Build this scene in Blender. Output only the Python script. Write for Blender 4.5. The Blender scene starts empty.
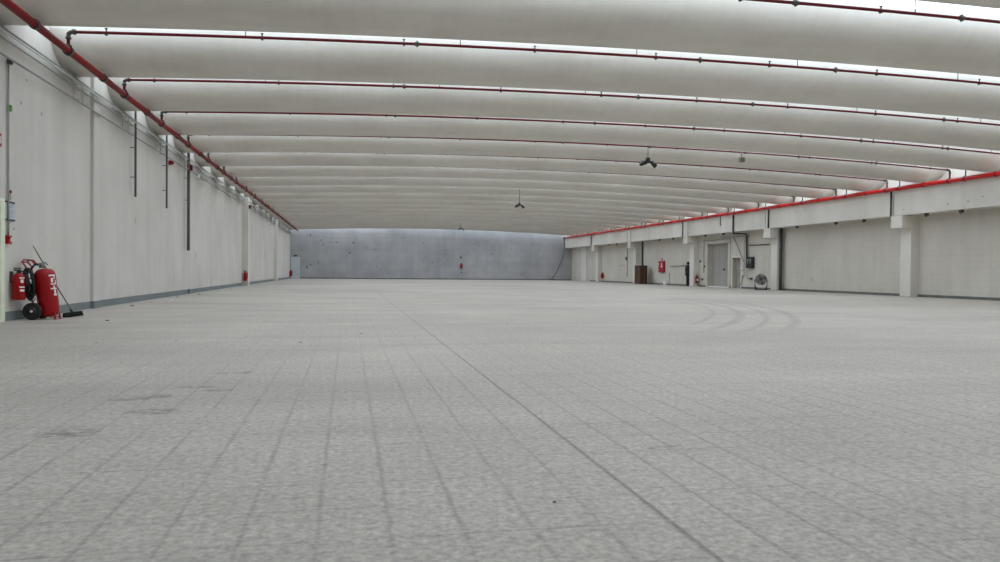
import bpy, bmesh, math, random
from mathutils import Vector, Matrix
random.seed(7)
SC = bpy.context.scene
COL = SC.collection
PI = math.pi

# ---------------------------------------------------------------- helpers
def link(name, bm, mat, parent=None, smooth=False):
    me = bpy.data.meshes.new(name)
    bmesh.ops.recalc_face_normals(bm, faces=bm.faces[:])
    if smooth:
        for f in bm.faces: f.smooth = True
    bm.to_mesh(me); bm.free()
    mats = mat if isinstance(mat, (list, tuple)) else [mat]
    for m in mats: me.materials.append(m)
    o = bpy.data.objects.new(name, me); COL.objects.link(o)
    if parent is not None: o.parent = parent
    return o
def empty(name, loc, rz=0.0, rot=None):
    o = bpy.data.objects.new(name, None); COL.objects.link(o)
    o.location = loc; o.rotation_euler = rot if rot else (0, 0, rz)
    o.empty_display_size = 0.1
    return o
def tag(o, label=None, cat=None, group=None, kind=None):
    if label: o['label'] = label
    if cat: o['category'] = cat
    if group: o['group'] = group
    if kind: o['kind'] = kind
    return o
def struct(o, label=None, group=None):
    return tag(o, label, None, group, 'structure')
def copy_tree(o, parent=None):
    c = o.copy(); COL.objects.link(c); c.parent = parent
    for ch in [x for x in SC.objects if x.parent == o]:
        copy_tree(ch, c)
    return c
def BM(): return bmesh.new()
def box(bm, a, b, mi=0, bevel=0.0):
    x0, y0, z0 = a; x1, y1, z1 = b
    vs = [bm.verts.new(p) for p in ((x0,y0,z0),(x1,y0,z0),(x1,y1,z0),(x0,y1,z0),(x0,y0,z1),(x1,y0,z1),(x1,y1,z1),(x0,y1,z1))]
    fs = [bm.faces.new([vs[i] for i in q]) for q in ((0,3,2,1),(4,5,6,7),(0,1,5,4),(1,2,6,5),(2,3,7,6),(3,0,4,7))]
    for f in fs: f.material_index = mi
    if bevel > 0:
        es = set(e for f in fs for e in f.edges)
        bmesh.ops.bevel(bm, geom=list(es), offset=bevel, segments=2, affect='EDGES', profile=0.5)
    return fs
def frame_axes(d):
    d = d.normalized()
    up = Vector((0,0,1)) if abs(d.z) < 0.95 else Vector((1,0,0))
    a = d.cross(up).normalized(); b = a.cross(d).normalized()
    return a, b
def tube(bm, pts, r, seg=10, cap=True, mi=0, closed=False):
    pts = [Vector(p) for p in pts]; n = len(pts); rings = []
    rs = r if isinstance(r, (list, tuple)) else [r]*n
    a = None
    for i, p in enumerate(pts):
        if closed: d = (pts[(i+1)%n]-pts[i-1])
        elif i == 0: d = pts[1]-p
        elif i == n-1: d = p-pts[i-1]
        else: d = (pts[i+1]-p).normalized()+(p-pts[i-1]).normalized()
        if d.length < 1e-9: d = Vector((0,0,1))
        d.normalize()
        if a is None: a, b = frame_axes(d)
        else:
            a = (a-d*a.dot(d)).normalized(); b = a.cross(d).normalized()
        rings.append([bm.verts.new(p+(a*math.cos(t)+b*math.sin(t))*rs[i]) for t in [2*PI*k/seg for k in range(seg)]])
    m = n if closed else n-1
    for i in range(m):
        A, B = rings[i], rings[(i+1)%n]
        for k in range(seg):
            f = bm.faces.new((A[k], A[(k+1)%seg], B[(k+1)%seg], B[k])); f.material_index = mi; f.smooth = True
    if cap and not closed:
        for R_ in (rings[0], rings[-1]):
            f = bm.faces.new(R_); f.material_index = mi
def lathe(bm, prof, c=(0,0,0), seg=24, axis='Z', mi=0, M=None):
    rings = []
    c = Vector(c)
    def P(r, h, t):
        x, y = r*math.cos(t), r*math.sin(t)
        v = Vector((x,y,h)) if axis == 'Z' else (Vector((x,h,y)) if axis == 'Y' else Vector((h,x,y)))
        if M is not None: v = M @ v
        return v+c
    for r, h in prof:
        rings.append([bm.verts.new(P(max(r,1e-4), h, 2*PI*k/seg)) for k in range(seg)])
    for A, B in zip(rings, rings[1:]):
        for k in range(seg):
            f = bm.faces.new((A[k], A[(k+1)%seg], B[(k+1)%seg], B[k])); f.smooth = True; f.material_index = mi
    for R_ in (rings[0], rings[-1]):
        try: bm.faces.new(R_).material_index = mi
        except ValueError: pass
def blob(bm, c, r, sub=2, scale=(1,1,1), mi=0):
    res = bmesh.ops.create_icosphere(bm, subdivisions=sub, radius=r)
    for v in res['verts']:
        v.co = Vector((v.co.x*scale[0], v.co.y*scale[1], v.co.z*scale[2]))+Vector(c)
    for v in res['verts']:
        for f in v.link_faces: f.material_index = mi; f.smooth = True

# ---------------------------------------------------------------- materials
def srgb(r, g, b):
    f = lambda c: (c/255/12.92) if c/255 <= 0.04045 else ((c/255+0.055)/1.055)**2.4
    return (f(r), f(g), f(b), 1)
class NT:
    def __init__(s, name):
        s.m = bpy.data.materials.new(name); s.m.use_nodes = True
        s.t = s.m.node_tree; s.n = s.t.nodes; s.b = s.n['Principled BSDF']
    def node(s, kind, **kw):
        n = s.n.new(kind)
        for k, v in kw.items(): setattr(n, k, v)
        return n
    def set(s, sock, v):
        if isinstance(v, bpy.types.NodeSocket): s.t.links.new(v, sock)
        else: sock.default_value = v
    def math(s, op, a, b=0.0, c=None, clamp=False):
        n = s.node('ShaderNodeMath', operation=op, use_clamp=clamp)
        s.set(n.inputs[0], a); s.set(n.inputs[1], b)
        if c is not None: s.set(n.inputs[2], c)
        return n.outputs[0]
    def pos(s):
        g = s.node('ShaderNodeNewGeometry'); sp = s.node('ShaderNodeSeparateXYZ')
        s.t.links.new(g.outputs['Position'], sp.inputs[0])
        return g.outputs['Position'], sp.outputs
    def mapped(s, vec, scale=(1,1,1), loc=(0,0,0)):
        n = s.node('ShaderNodeMapping'); s.set(n.inputs['Vector'], vec)
        n.inputs['Scale'].default_value = scale; n.inputs['Location'].default_value = loc
        return n.outputs[0]
    def noise(s, vec, scale, detail=4, rough=0.55, dist=0.0):
        n = s.node('ShaderNodeTexNoise'); s.set(n.inputs['Vector'], vec)
        n.inputs['Scale'].default_value = scale; n.inputs['Detail'].default_value = detail
        n.inputs['Roughness'].default_value = rough; n.inputs['Distortion'].default_value = dist
        return n.outputs['Fac']
    def rng(s, v, a, b, c=0.0, d=1.0):
        n = s.node('ShaderNodeMapRange', clamp=True)
        s.set(n.inputs['Value'], v)
        for k, x in zip(('From Min','From Max','To Min','To Max'), (a,b,c,d)): n.inputs[k].default_value = x
        return n.outputs[0]
    def mix(s, f, a, b):
        n = s.node('ShaderNodeMix', data_type='RGBA')
        s.set(n.inputs[0], f); s.set(n.inputs[6], a); s.set(n.inputs[7], b)
        return n.outputs[2]
    def scale_col(s, col, k):
        n = s.node('ShaderNodeVectorMath', operation='SCALE')
        s.set(n.inputs[0], col); s.set(n.inputs['Scale'], k)
        return n.outputs[0]
    def bump(s, h, strength=0.3, dist=0.01):
        n = s.node('ShaderNodeBump'); s.set(n.inputs['Height'], h)
        n.inputs['Strength'].default_value = strength; n.inputs['Distance'].default_value = dist
        s.t.links.new(n.outputs[0], s.b.inputs['Normal'])
    def spots(s, P, pts, ax=('X','Z')):
        """soft stains: pts = (a, b, ra, rb)"""
        tot = None
        for a, b, ra, rb in pts:
            u = s.math('DIVIDE', s.math('SUBTRACT', P[ax[0]], a), ra)
            v = s.math('DIVIDE', s.math('SUBTRACT', P[ax[1]], b), rb)
            d = s.math('ADD', s.math('MULTIPLY', u, u), s.math('MULTIPLY', v, v))
            k = s.rng(d, 0.35, 1.0, 1.0, 0.0)
            tot = k if tot is None else s.math('MAXIMUM', tot, k)
        return tot
def simple(name, col, rough=0.5, metal=0.0, var=0.12, scale=30.0, spec=0.4):
    t = NT(name)
    co = t.node('ShaderNodeTexCoord')
    n = t.noise(co.outputs['Object'], scale, 3)
    k = t.rng(n, 0.3, 0.7, 1-var, 1+var)
    rgb = t.node('ShaderNodeRGB'); rgb.outputs[0].default_value = col
    t.set(t.b.inputs['Base Color'], t.scale_col(rgb.outputs[0], k))
    t.b.inputs['Roughness'].default_value = rough; t.b.inputs['Metallic'].default_value = metal
    t.b.inputs['Specular IOR Level'].default_value = spec
    return t.m

# concrete of the roof shells
def mk_shell():
    t = NT('painted_shell_concrete'); v, P = t.pos()
    a = t.noise(t.mapped(v, (0.5, 1.2, 1.2)), 1.0, 4)
    b = t.noise(t.mapped(v, (7.0, 0.9, 0.9)), 1.0, 3)
    streak = t.noise(t.mapped(v, (0.16, 0.9, 2.0)), 1.0, 2)
    k = t.math('MULTIPLY', t.rng(a, 0.3, 0.7, 0.95, 1.04), t.rng(b, 0.3, 0.7, 0.975, 1.02))
    k = t.math('MULTIPLY', k, t.rng(streak, 0.62, 0.78, 1.0, 0.9))
    col = t.mix(t.rng(a, 0.35, 0.7), (0.670,0.643,0.585,1), (0.699,0.678,0.629,1))
    t.set(t.b.inputs['Base Color'], t.scale_col(col, k))
    t.b.inputs['Roughness'].default_value = 0.75; t.b.inputs['Specular IOR Level'].default_value = 0.25
    return t.m
M_shell = mk_shell()

def mk_wall(name, col, col2, axis='Y', spots=None, sa=0.85, block=0.0, streak=0.06, mottles=0.05, bands=0.0):
    t = NT(name); v, P = t.pos()
    big = t.noise(v, 0.45, 4); fine = t.noise(v, 9.0, 4)
    sc = (0.3, 2.2, 0.12) if axis == 'Y' else (2.2, 0.3, 0.12)
    st = t.noise(t.mapped(v, sc), 1.0, 4)
    k = t.math('MULTIPLY', t.rng(big, 0.3, 0.7, 1-mottles, 1+mottles*0.6), t.rng(fine, 0.3, 0.7, 0.985, 1.012))
    k = t.math('MULTIPLY', k, t.rng(st, 0.35, 0.65, 1-streak, 1+streak*0.5))
    # grime that gathers low on the wall
    g = t.math('MULTIPLY', t.rng(P['Z'], 0.0, 0.9, 1.0, 0.0), t.rng(t.noise(v, 2.5, 5), 0.45, 0.7))
    k = t.math('MULTIPLY', k, t.rng(g, 0.0, 1.0, 1.0, 0.9))
    if bands:
        bd = t.noise(t.mapped(v, (0.05, 0.05, 1.1)), 1.0, 3)
        k = t.math('MULTIPLY', k, t.rng(bd, 0.35, 0.65, 1-bands, 1+bands))
    if block:
        for ax, per, w in (('Z', 0.25, 0.012), (axis, 0.5, 0.008)):
            f = t.math('ABSOLUTE', t.math('SUBTRACT', t.math('FRACT', t.math('DIVIDE', P[ax], per)), 0.5))
            line = t.rng(f, 0.5-w*2/per, 0.5-w/per*0.5, 0.0, 1.0)
            k = t.math('MULTIPLY', k, t.rng(line, 0, 1, 1.0, 1-block))
    c = t.mix(t.rng(big, 0.35, 0.65), col, col2)
    c = t.scale_col(c, k)
    sp = t.noise(v, 3.3, 2, 0.5, 1.5)
    dots = t.rng(sp, 0.76, 0.79)
    c = t.mix(t.math('MULTIPLY', dots, 0.5), c, (0.12, 0.115, 0.10, 1))
    if spots:
        sm = t.spots(P, spots, ('X' if axis == 'X' else 'Y', 'Z'))
        sm = t.math('MULTIPLY', sm, t.rng(t.noise(v, 14.0, 2), 0.3, 0.5, 0.55, 1.0))
        c = t.mix(t.math('MULTIPLY', sm, sa), c, (0.07, 0.065, 0.06, 1))
    t.set(t.b.inputs['Base Color'], c)
    t.b.inputs['Roughness'].default_value = 0.8; t.b.inputs['Specular IOR Level'].default_value = 0.2
    return t.m
LEFT_SPOTS = [(15.30,3.91,0.05,0.05),(16.24,3.90,0.05,0.045),(22.9,3.75,0.06,0.05),(22.9,2.25,0.06,0.10),(15.0,1.62,0.05,0.03),
              (31.5,1.45,0.08,0.16),(33.5,4.0,0.05,0.16),(35.5,3.9,0.05,0.2),(38.5,3.7,0.06,0.22),(40.5,3.4,0.06,0.18),(57,1.9,0.2,0.5)]
FAR_SPOTS = [(-3.83,4.45,.10,.22),(-2.74,3.98,.10,.12),(-1.17,3.76,.12,.08),(0.54,3.75,.18,.12),(0.13,2.70,.16,.10),(1.93,3.22,.08,.08),
             (-2.54,3.49,.07,.2),(-3.02,1.66,.08,.16),(2.9,1.31,.07,.12),(7.77,3.82,.10,.08),(7.79,1.84,.08,.08),(8.76,1.75,.12,.07),
             (-5.38,2.3,.10,.12),(-4.72,2.88,.12,.05),(-1.82,3.75,.12,.06),(2.68,3.07,.08,.1),(-4.156,1.18,.16,.22),(-3.8,1.40,.10,.16),
             (9.4,1.85,.06,.06),(13.8,3.6,.1,.07),(15.2,2.8,.08,.1),(17.3,3.3,.1,.08),(16.8,1.4,.08,.1),(19.6,3.9,.12,.08),(12.6,2.9,.06,.1),(10.2,3.1,.07,.06)]
RIGHT_SPOTS = [(65.2,1.55,1.0,.12),(36.5,0.62,.25,.12),(70.9,2.3,.07,.1)]
M_wall_left = mk_wall('left_wall_paint', (0.587,0.560,0.516,1), (0.621,0.593,0.549,1), 'Y', LEFT_SPOTS, .45, 0.0, 0.05, 0.05)
M_wall_far = mk_wall('far_wall_sky_tint', (0.390,0.390,0.403,1), (0.448,0.444,0.452,1), 'X', FAR_SPOTS, .6, 0.05, 0.05, 0.10, 0.06)  # blue cast of the sky light mixed into the base colour
M_wall_right = mk_wall('right_wall_paint', (0.558,0.525,0.465,1), (0.593,0.558,0.496,1), 'Y', RIGHT_SPOTS, .18, 0.045, 0.04, 0.05)
M_beam = mk_wall('beam_paint', (0.640,0.612,0.560,1), (0.675,0.646,0.594,1), 'Y',
                 [(26.31,3.77,.07,.035),(25.29,3.78,.07,.035),(28.8,3.74,.08,.03),(36.84,4.23,.05,.035),(35.94,4.22,.05,.035),(24.6,3.9,.06,.03)], 0.6, 0.0, 0.05, 0.05)
M_column = mk_wall('column_paint', (0.666,0.634,0.585,1), (0.701,0.669,0.619,1), 'Y', None, 0.5, 0.0, 0.03, 0.03)
M_white = simple('white_paint', (0.76,0.77,0.76,1), 0.5, 0, 0.04, 6)

def mk_floor():
    t = NT('worn_tile_floor'); v, P = t.pos()
    big = t.noise(v, 0.16, 4, 0.55, 0.4); med = t.noise(v, 0.9, 5, 0.6)
    swp = t.noise(t.mapped(v, (0.16, 0.9, 1)), 1.0, 4, 0.6, 0.6)
    gr = t.noise(v, 32.0, 4, 0.7); gr2 = t.noise(v, 17.0, 4, 0.6)
    k = t.rng(big, 0.3, 0.7, 0.93, 1.07)
    # the floor gets gradually darker towards the camera and the left
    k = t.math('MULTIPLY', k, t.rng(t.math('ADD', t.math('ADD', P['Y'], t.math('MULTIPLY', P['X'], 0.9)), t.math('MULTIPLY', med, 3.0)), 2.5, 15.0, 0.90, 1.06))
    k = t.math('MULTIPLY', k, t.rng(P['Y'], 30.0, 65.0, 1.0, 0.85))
    k = t.math('MULTIPLY', k, t.rng(med, 0.3, 0.7, 0.94, 1.05))
    k = t.math('MULTIPLY', k, t.rng(swp, 0.3, 0.7, 0.90, 1.07))
    k = t.math('MULTIPLY', k, t.rng(gr, 0.28, 0.72, 0.64, 1.32))
    k = t.math('MULTIPLY', k, t.rng(gr2, 0.28, 0.72, 0.86, 1.13))
    # tile joints
    jn = t.noise(v, 0.9, 4); jn2 = t.noise(t.mapped(v, (0.9, 1.6, 1), (5, 3, 0)), 1.0, 4); wob = t.math('MULTIPLY', t.math('SUBTRACT', t.noise(v, 3.0, 2), 0.5), 0.02)
    def joints(ax, per, off, w):
        q = t.math('DIVIDE', t.math('SUBTRACT', t.math('ADD', P[ax], wob), off), per)
        f = t.math('ABSOLUTE', t.math('SUBTRACT', t.math('FRACT', t.math('ADD', q, 0.5)), 0.5))
        return t.rng(f, 0.0, w/per, 1.0, 0.0)
    jx = joints('X', 0.262, 1.205, 0.017); jy = joints('Y', 0.37, 3.462, 0.013)
    j = t.math('MAXIMUM', t.math('MULTIPLY', jx, t.rng(jn, 0.38, 0.62, 0.35, 0.95)), t.math('MULTIPLY', jy, t.rng(jn2, 0.42, 0.60, 0.15, 0.9)))
    # farther out the joints are packed with dust
    j = t.math('MULTIPLY', j, t.rng(t.math('ADD', P['Y'], t.math('MULTIPLY', med, 3.0)), 6.0, 13.0, 1.0, 0.3))
    k = t.math('MULTIPLY', k, t.rng(j, 0, 1, 1.0, 0.66))
    # the one long expansion joint
    ej = t.rng(t.math('ABSOLUTE', t.math('SUBTRACT', P['X'], 1.215)), 0.003, 0.014, 1.0, 0.0)
    k = t.math('MULTIPLY', k, t.rng(ej, 0, 1, 1.0, 0.62))
    # dirty patches
    sm = t.spots(P, [(-1.54,5.93,.17,.10),(-1.36,6.02,.10,.12),(-1.26,5.39,.20,.14),(-0.98,6.27,.13,.09),(-1.18,6.46,.17,.06),(-1.06,7.28,.22,.045),
                     (-0.90,7.30,.06,.10),(-1.57,4.76,.20,.18),(1.70,3.90,.10,.025),(1.62,3.87,.04,.03)], ('X','Y'))
    sm = t.math('MULTIPLY', sm, t.rng(t.noise(t.mapped(v, (1.0, 1.8, 1)), 8.0, 5, 0.75), 0.42, 0.56, 0.0, 1.0))
    k = t.math('MULTIPLY', k, t.rng(sm, 0, 1, 1.0, 0.55))
    # stains beside the trolley extinguisher
    s2 = t.spots(P, [(-5.15,14.35,.35,.14),(-4.75,14.5,.14,.10),(-4.9,14.1,.3,.1)], ('X','Y'))
    s2 = t.math('MULTIPLY', s2, t.rng(t.noise(v, 5.0, 4, 0.7), 0.4, 0.6))
    k = t.math('MULTIPLY', k, t.rng(s2, 0, 1, 1.0, 0.55))
    # tyre tracks: arcs of turning vehicles
    tot = None
    for cx, cy, r, w, y0, y1 in ((-12.0,27.0,24.6,.15,10.6,27.0),(-12.0,27.0,24.05,.10,10.6,27.0),(-12.0,27.0,23.5,.15,10.6,27.0),(-12.0,27.0,22.9,.08,12.0,26.0)):
        dx = t.math('SUBTRACT', P['X'], cx); dy = t.math('SUBTRACT', P['Y'], cy)
        d = t.math('SQRT', t.math('ADD', t.math('MULTIPLY', dx, dx), t.math('MULTIPLY', dy, dy)))
        ring = t.rng(t.math('ABSOLUTE', t.math('SUBTRACT', d, r)), w*0.3, w, 1.0, 0.0)
        ring = t.math('MULTIPLY', ring, t.math('MULTIPLY', t.rng(P['Y'], y0, y0+2), t.rng(P['Y'], y1-3, y1, 1.0, 0.0)))
        ring = t.math('MULTIPLY', ring, t.rng(P['X'], 4.5, 6.5))
        tot = ring if tot is None else t.math('MAXIMUM', tot, ring)
    k = t.math('MULTIPLY', k, t.rng(t.math('MULTIPLY', tot, t.rng(med, 0.35, 0.6, 0.5, 1.0)), 0, 1, 1.0, 0.80))
    c = t.mix(t.rng(big, 0.35, 0.65), (0.379,0.344,0.301,1), (0.413,0.376,0.333,1))
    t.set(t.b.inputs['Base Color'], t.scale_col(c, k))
    t.b.inputs['Roughness'].default_value = 0.62; t.b.inputs['Specular IOR Level'].default_value = 0.3
    t.bump(gr2, 0.25, 0.004)
    return t.m
M_floor = mk_floor()

def mk_sky_panel():
    t = NT('opal_rooflight'); v, P = t.pos()
    n = t.noise(t.mapped(v, (0.25, 1, 1)), 1.0, 2)
    t.b.inputs['Base Color'].default_value = (0.8,0.84,0.86,1)
    t.b.inputs['Roughness'].default_value = 0.4
    t.b.inputs['Emission Color'].default_value = (0.815, 0.925, 1.045, 1)
    t.set(t.b.inputs['Emission Strength'], t.rng(n, 0.3, 0.7, 2.25, 2.5))
    return t.m
M_sky = mk_sky_panel()

M_red_main = simple('red_pipe_paint', srgb(118,5,10), 0.5, 0, 0.10, 4, 0.2)
M_red_bright = simple('bright_red_pipe_paint', srgb(196,22,22), 0.35, 0, 0.08, 4)
M_red_dark = simple('dark_red_pipe_paint', srgb(112,8,30), 0.4, 0, 0.08, 4)
M_galv = simple('galvanised_steel', (0.20,0.21,0.21,1), 0.45, 0.6, 0.2, 20)
M_dark = simple('dark_grey_steel', (0.055,0.06,0.055,1), 0.5, 0.2, 0.15, 12)
M_pipe = simple('dull_grey_pipe', (0.10,0.105,0.095,1), 0.5, 0.1, 0.15, 12)
M_black = simple('black_rubber', (0.012,0.012,0.013,1), 0.6, 0, 0.2, 30)
M_bkplast = simple('black_plastic', (0.02,0.021,0.022,1), 0.35, 0, 0.2, 30)
M_ext = simple('extinguisher_red', srgb(150,4,10), 0.3, 0, 0.05, 8, 0.35)
M_ext2 = simple('frame_red', srgb(150,20,30), 0.4, 0, 0.05, 8)
M_label = simple('white_label', (0.75,0.75,0.75,1), 0.5, 0, 0.03, 20)
M_rail = simple('pale_conduit', (0.55,0.56,0.53,1), 0.5, 0, 0.08, 6)
M_greyc = simple('grey_conduit', (0.30,0.305,0.285,1), 0.5, 0, 0.12, 6)
M_base = simple('blue_grey_skirting', (0.170,0.196,0.200,1), 0.55, 0, 0.12, 1.5)
M_base2 = simple('dark_skirting', (0.13,0.135,0.12,1), 0.6, 0, 0.25, 1.5)
M_door = simple('grey_door_paint', (0.340,0.327,0.297,1), 0.5, 0, 0.04, 2)
M_door2 = simple('dull_grey_door_paint', (0.289,0.276,0.251,1), 0.5, 0, 0.05, 2)
M_doorw = simple('pale_door_paint', (0.561,0.612,0.629,1), 0.45, 0, 0.03, 2)
M_wood = simple('broom_handle_wood', (0.17,0.15,0.125,1), 0.5, 0, 0.2, 40)
M_bristle = simple('black_bristle', (0.015,0.015,0.013,1), 0.9, 0, 0.3, 60)
M_brown = simple('rusty_brown_paint', srgb(74,50,34), 0.6, 0, 0.2, 5)
M_hose = simple('hose_cabinet_red', srgb(160,22,45), 0.4, 0, 0.1, 6)
M_sheet = simple('laminated_sheet', (0.50,0.53,0.60,1), 0.3, 0, 0.05, 10)
M_green = simple('green_plastic', (0.12,0.32,0.05,1), 0.4, 0, 0.05, 10)
M_cream = simple('cream_frame', (0.72,0.76,0.60,1), 0.5, 0, 0.03, 3)
M_skin = simple('skin', (0.45,0.28,0.20,1), 0.5, 0, 0.05, 20)
M_cloth = simple('black_cloth', (0.012,0.012,0.014,1), 0.85, 0, 0.2, 30)
M_cloth2 = simple('dark_trousers', (0.018,0.018,0.022,1), 0.85, 0, 0.2, 30)
M_hair = simple('dark_hair', (0.015,0.012,0.01,1), 0.6, 0, 0.2, 60)
M_mesh = simple('grey_wire', (0.16,0.16,0.15,1), 0.4, 0.5, 0.1, 20)
M_beige = simple('olive_beige_box', (0.24,0.24,0.19,1), 0.5, 0, 0.06, 10)

# ---------------------------------------------------------------- layout
S = 3.573; Y0 = 15.36            # roof bay and first sprinkler pipe
XL, XR = -5.825, 24.10           # inner faces of the side walls
XE = 24.20                       # recessed upper wall on the right
XB = 23.30                       # face of the long beam
YF, YR = 80.9, -6.0
XPL, XPR = -5.06, 23.19          # red main pipes
ZPL, ZPR = 4.92, 4.66
SAG = -0.0026                    # the roof drops slightly towards the far end
def sag(Y): return SAG*(Y-Y0)
def zb(X):                       # lowest line of a roof shell, arched along its span
    t = (X-XL)/(XE-XL)
    return 5.02*(1-t)+4.88*t+4*0.41*t*(1-t)
def zp(X):                       # sprinkler branch pipe
    t = (X-XPL)/(XPR-XPL)
    return 5.265*(1-t)+5.09*t+4*0.345*t*(1-t)
HW, DEP, PH = 1.04, 0.67, 0.655             # half width and depth of a shell

# floor
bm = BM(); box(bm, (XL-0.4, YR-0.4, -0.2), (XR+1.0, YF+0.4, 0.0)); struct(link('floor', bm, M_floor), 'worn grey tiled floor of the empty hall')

# left wall with shallow pilasters
bm = BM(); box(bm, (XL-0.35, YR-0.35, 0), (XL, YF+0.35, 6.75))
for y, w, p in ((19.1,0.45,0.07),):
    box(bm, (XL-0.01, y, 0), (XL+p, y+w, 6.6))
struct(link('wall_left', bm, M_wall_left), 'long pale grey wall on the left')
for y, w, p, lb in ((44.7,0.6,0.34,'white pilaster on the left wall carrying an extinguisher'),(63.6,0.6,0.26,'white pilaster on the left wall, farther of the two')):
    bm = BM(); box(bm, (XL-0.01, y, 0), (XL+p, y+w, 4.95), 0, 0.01)
    struct(link('column', bm, M_column), lb)
bm = BM(); box(bm, (XL, 14.56, 0), (XL+0.02, YF, 0.165)); box(bm, (XL, 19.06, 0), (XL+0.10, 19.56, 0.17)); box(bm, (XL, 29.95, 0), (XL+0.09, 30.5, 0.17))
struct(link('baseboard_left', bm, M_base))
# cream door frame at the left edge of the view
bm = BM(); box(bm, (XL, 14.36, 0), (XL+0.05, 14.53, 2.05), 0, 0.008); box(bm, (XL, 12.5, 0), (XL+0.05, 12.66, 2.05), 0, 0.008); box(bm, (XL, 12.5, 1.97), (XL+0.045, 14.53, 2.11), 0, 0.008)
dr = struct(link('door_1', bm, M_cream), 'cream door frame at the left edge')
bm = BM(); box(bm, (XL, 12.66, 0.01), (XL+0.03, 14.36, 1.97)); link('door_leaf', bm, M_door, dr)

# far wall and the wall behind the camera
bm = BM(); box(bm, (XL-0.35, YF, 0), (XR+0.9, YF+0.3, 6.75)); struct(link('wall_far', bm, M_wall_far), 'pale blue-grey end wall with dark patches')
bm = BM(); box(bm, (XL-0.35, YR-0.3, 0), (XR+0.9, YR, 6.75)); struct(link('wall_rear', bm, M_wall_left), 'wall behind the camera')
bm = BM(); box(bm, (XL, YF-0.02, 0), (XR, YF, 0.10)); struct(link('baseboard_far', bm, M_base2))

# right wall with two openings, X from XR outwards
OPEN = [(43.95, 45.05, 1.93), (45.55, 48.45, 2.90)]
bm = BM(); y = YR-0.35
for a, b, h in OPEN:
    box(bm, (XR, y, 0), (XR+0.55, a, 3.65)); box(bm, (XR, a, h), (XR+0.55, b, 3.65)); y = b
box(bm, (XR, y, 0), (XR+0.55, YF+0.3, 3.65))
struct(link('wall_right', bm, M_wall_right), 'white block wall on the right under the long beam')
bm = BM(); box(bm, (XE, YR-0.35, 4.60), (XR+0.55, YF+0.3, 6.75)); struct(link('wall_upper_right', bm, M_column), 'white upper wall above the beam on the right')
bm = BM()
y = YR
for a, b in ((43.95,45.05),(45.4,48.6)):
    box(bm, (XR-0.025, y, 0), (XR, a, 0.11)); y = b
box(bm, (XR-0.025, y, 0), (XR, 55.2, 0.11)); box(bm, (XR-0.025, 55.85, 0), (XR, 74.4, 0.11))
struct(link('baseboard_right', bm, M_base2))

# beam segments and columns
CY = [7.5, 18.3, 29.10, 39.55, 50.15, 61.15, 71.1]
ends = [YR]+[c+0.30 for c in CY]+[YF]
for i, (a, b) in enumerate(zip(ends, ends[1:])):
    bm = BM(); box(bm, (XB, a+0.02, 3.50), (XR+0.02, b-0.04, 4.60), 0, 0.012)
    struct(link('beam', bm, M_beam), None, 'white concrete beam segments along the right wall')
for i, c in enumerate(CY):
    bm = BM(); box(bm, (23.70, c-0.32, 0), (XR+0.01, c+0.32, 3.50), 0, 0.012)
    if i in (4, 5): box(bm, (XB-0.10, c-0.30, 3.00), (23.75, c+0.30, 4.56), 0, 0.012)
    else: box(bm, (XB-0.06, c-0.34, 2.96), (23.75, c+0.36, 3.49), 0, 0.012)
    struct(link('column', bm, M_column), None, 'white concrete columns with corbels along the right wall')
bm = BM(); box(bm, (XR-0.09, 75.4, 0), (XR+0.01, 77.2, 3.49), 0, 0.01); struct(link('column', bm, M_column), 'broad pale pier near the far right corner')
# dark sealant joints on the beam
for k, y in enumerate((29.47, 39.40, 50.66, 60.95, 71.45)):
    pass

# roof shells, each a long trough arched along its span
def shell_mesh():
    bm = BM(); NX, NA = 44, 26
    rows = []
    for ix in range(NX+1):
        X = (XL-0.02)+(XE+0.04-XL)*ix/NX
        b = zb(X); r = []
        for ia in range(NA+1):
            a = PI*ia/NA
            r.append(bm.verts.new((X, -HW*math.cos(a), b+DEP*(1-math.sin(a)))))
        rows.append(r)
    top = []
    for r in rows:
        top.append((bm.verts.new((r[0].co.x, -HW, r[0].co.z+0.10)), bm.verts.new((r[-1].co.x, HW, r[-1].co.z+0.10))))
    for A, B in zip(rows, rows[1:]):
        for k in range(NA):
            f = bm.faces.new((A[k], A[k+1], B[k+1], B[k])); f.smooth = True
    for i in range(NX):
        bm.faces.new((rows[i][0], rows[i+1][0], top[i+1][0], top[i][0]))
        bm.faces.new((rows[i][-1], top[i][1], top[i+1][1], rows[i+1][-1]))
        bm.faces.new((top[i][0], top[i+1][0], top[i+1][1], top[i][1]))
    bm.faces.new([top[0][0]]+rows[0]+[top[0][1]]); bm.faces.new([top[-1][1]]+rows[-1][::-1]+[top[-1][0]])
    return bm
def rooflight_mesh():
    bm = BM(); NX = 44; hw = (S/2-HW)+0.05; rows = []
    for ix in range(NX+1):
        X = XL+0.01+(XE-XL-0.02)*ix/NX; b = zb(X)+DEP+0.10
        low = [bm.verts.new((X, hw*math.cos(PI*k/8), b+0.005+0.10*math.sin(PI*k/8))) for k in range(9)]
        up = [bm.verts.new((X, hw*math.cos(PI*k/8), b+0.02+0.11*math.sin(PI*k/8))) for k in range(9)]
        rows.append(low+up[::-1])
    for A, B in zip(rows, rows[1:]):
        n = len(A)
        for k in range(n): bm.faces.new((A[k], A[(k+1)%n], B[(k+1)%n], B[k]))
    bm.faces.new(rows[0]); bm.faces.new(rows[-1])
    return bm
ORD = {-1:'first arched roof shell overhead, nearest and cut by the top edge'}
sh = struct(link('ceiling', shell_mesh(), M_shell), None, 'arched grey concrete roof shells')
rl = struct(link('window_1', rooflight_mesh(), M_sky), None, 'opal rooflight strips between the roof shells')
first = True; n = 1
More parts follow.
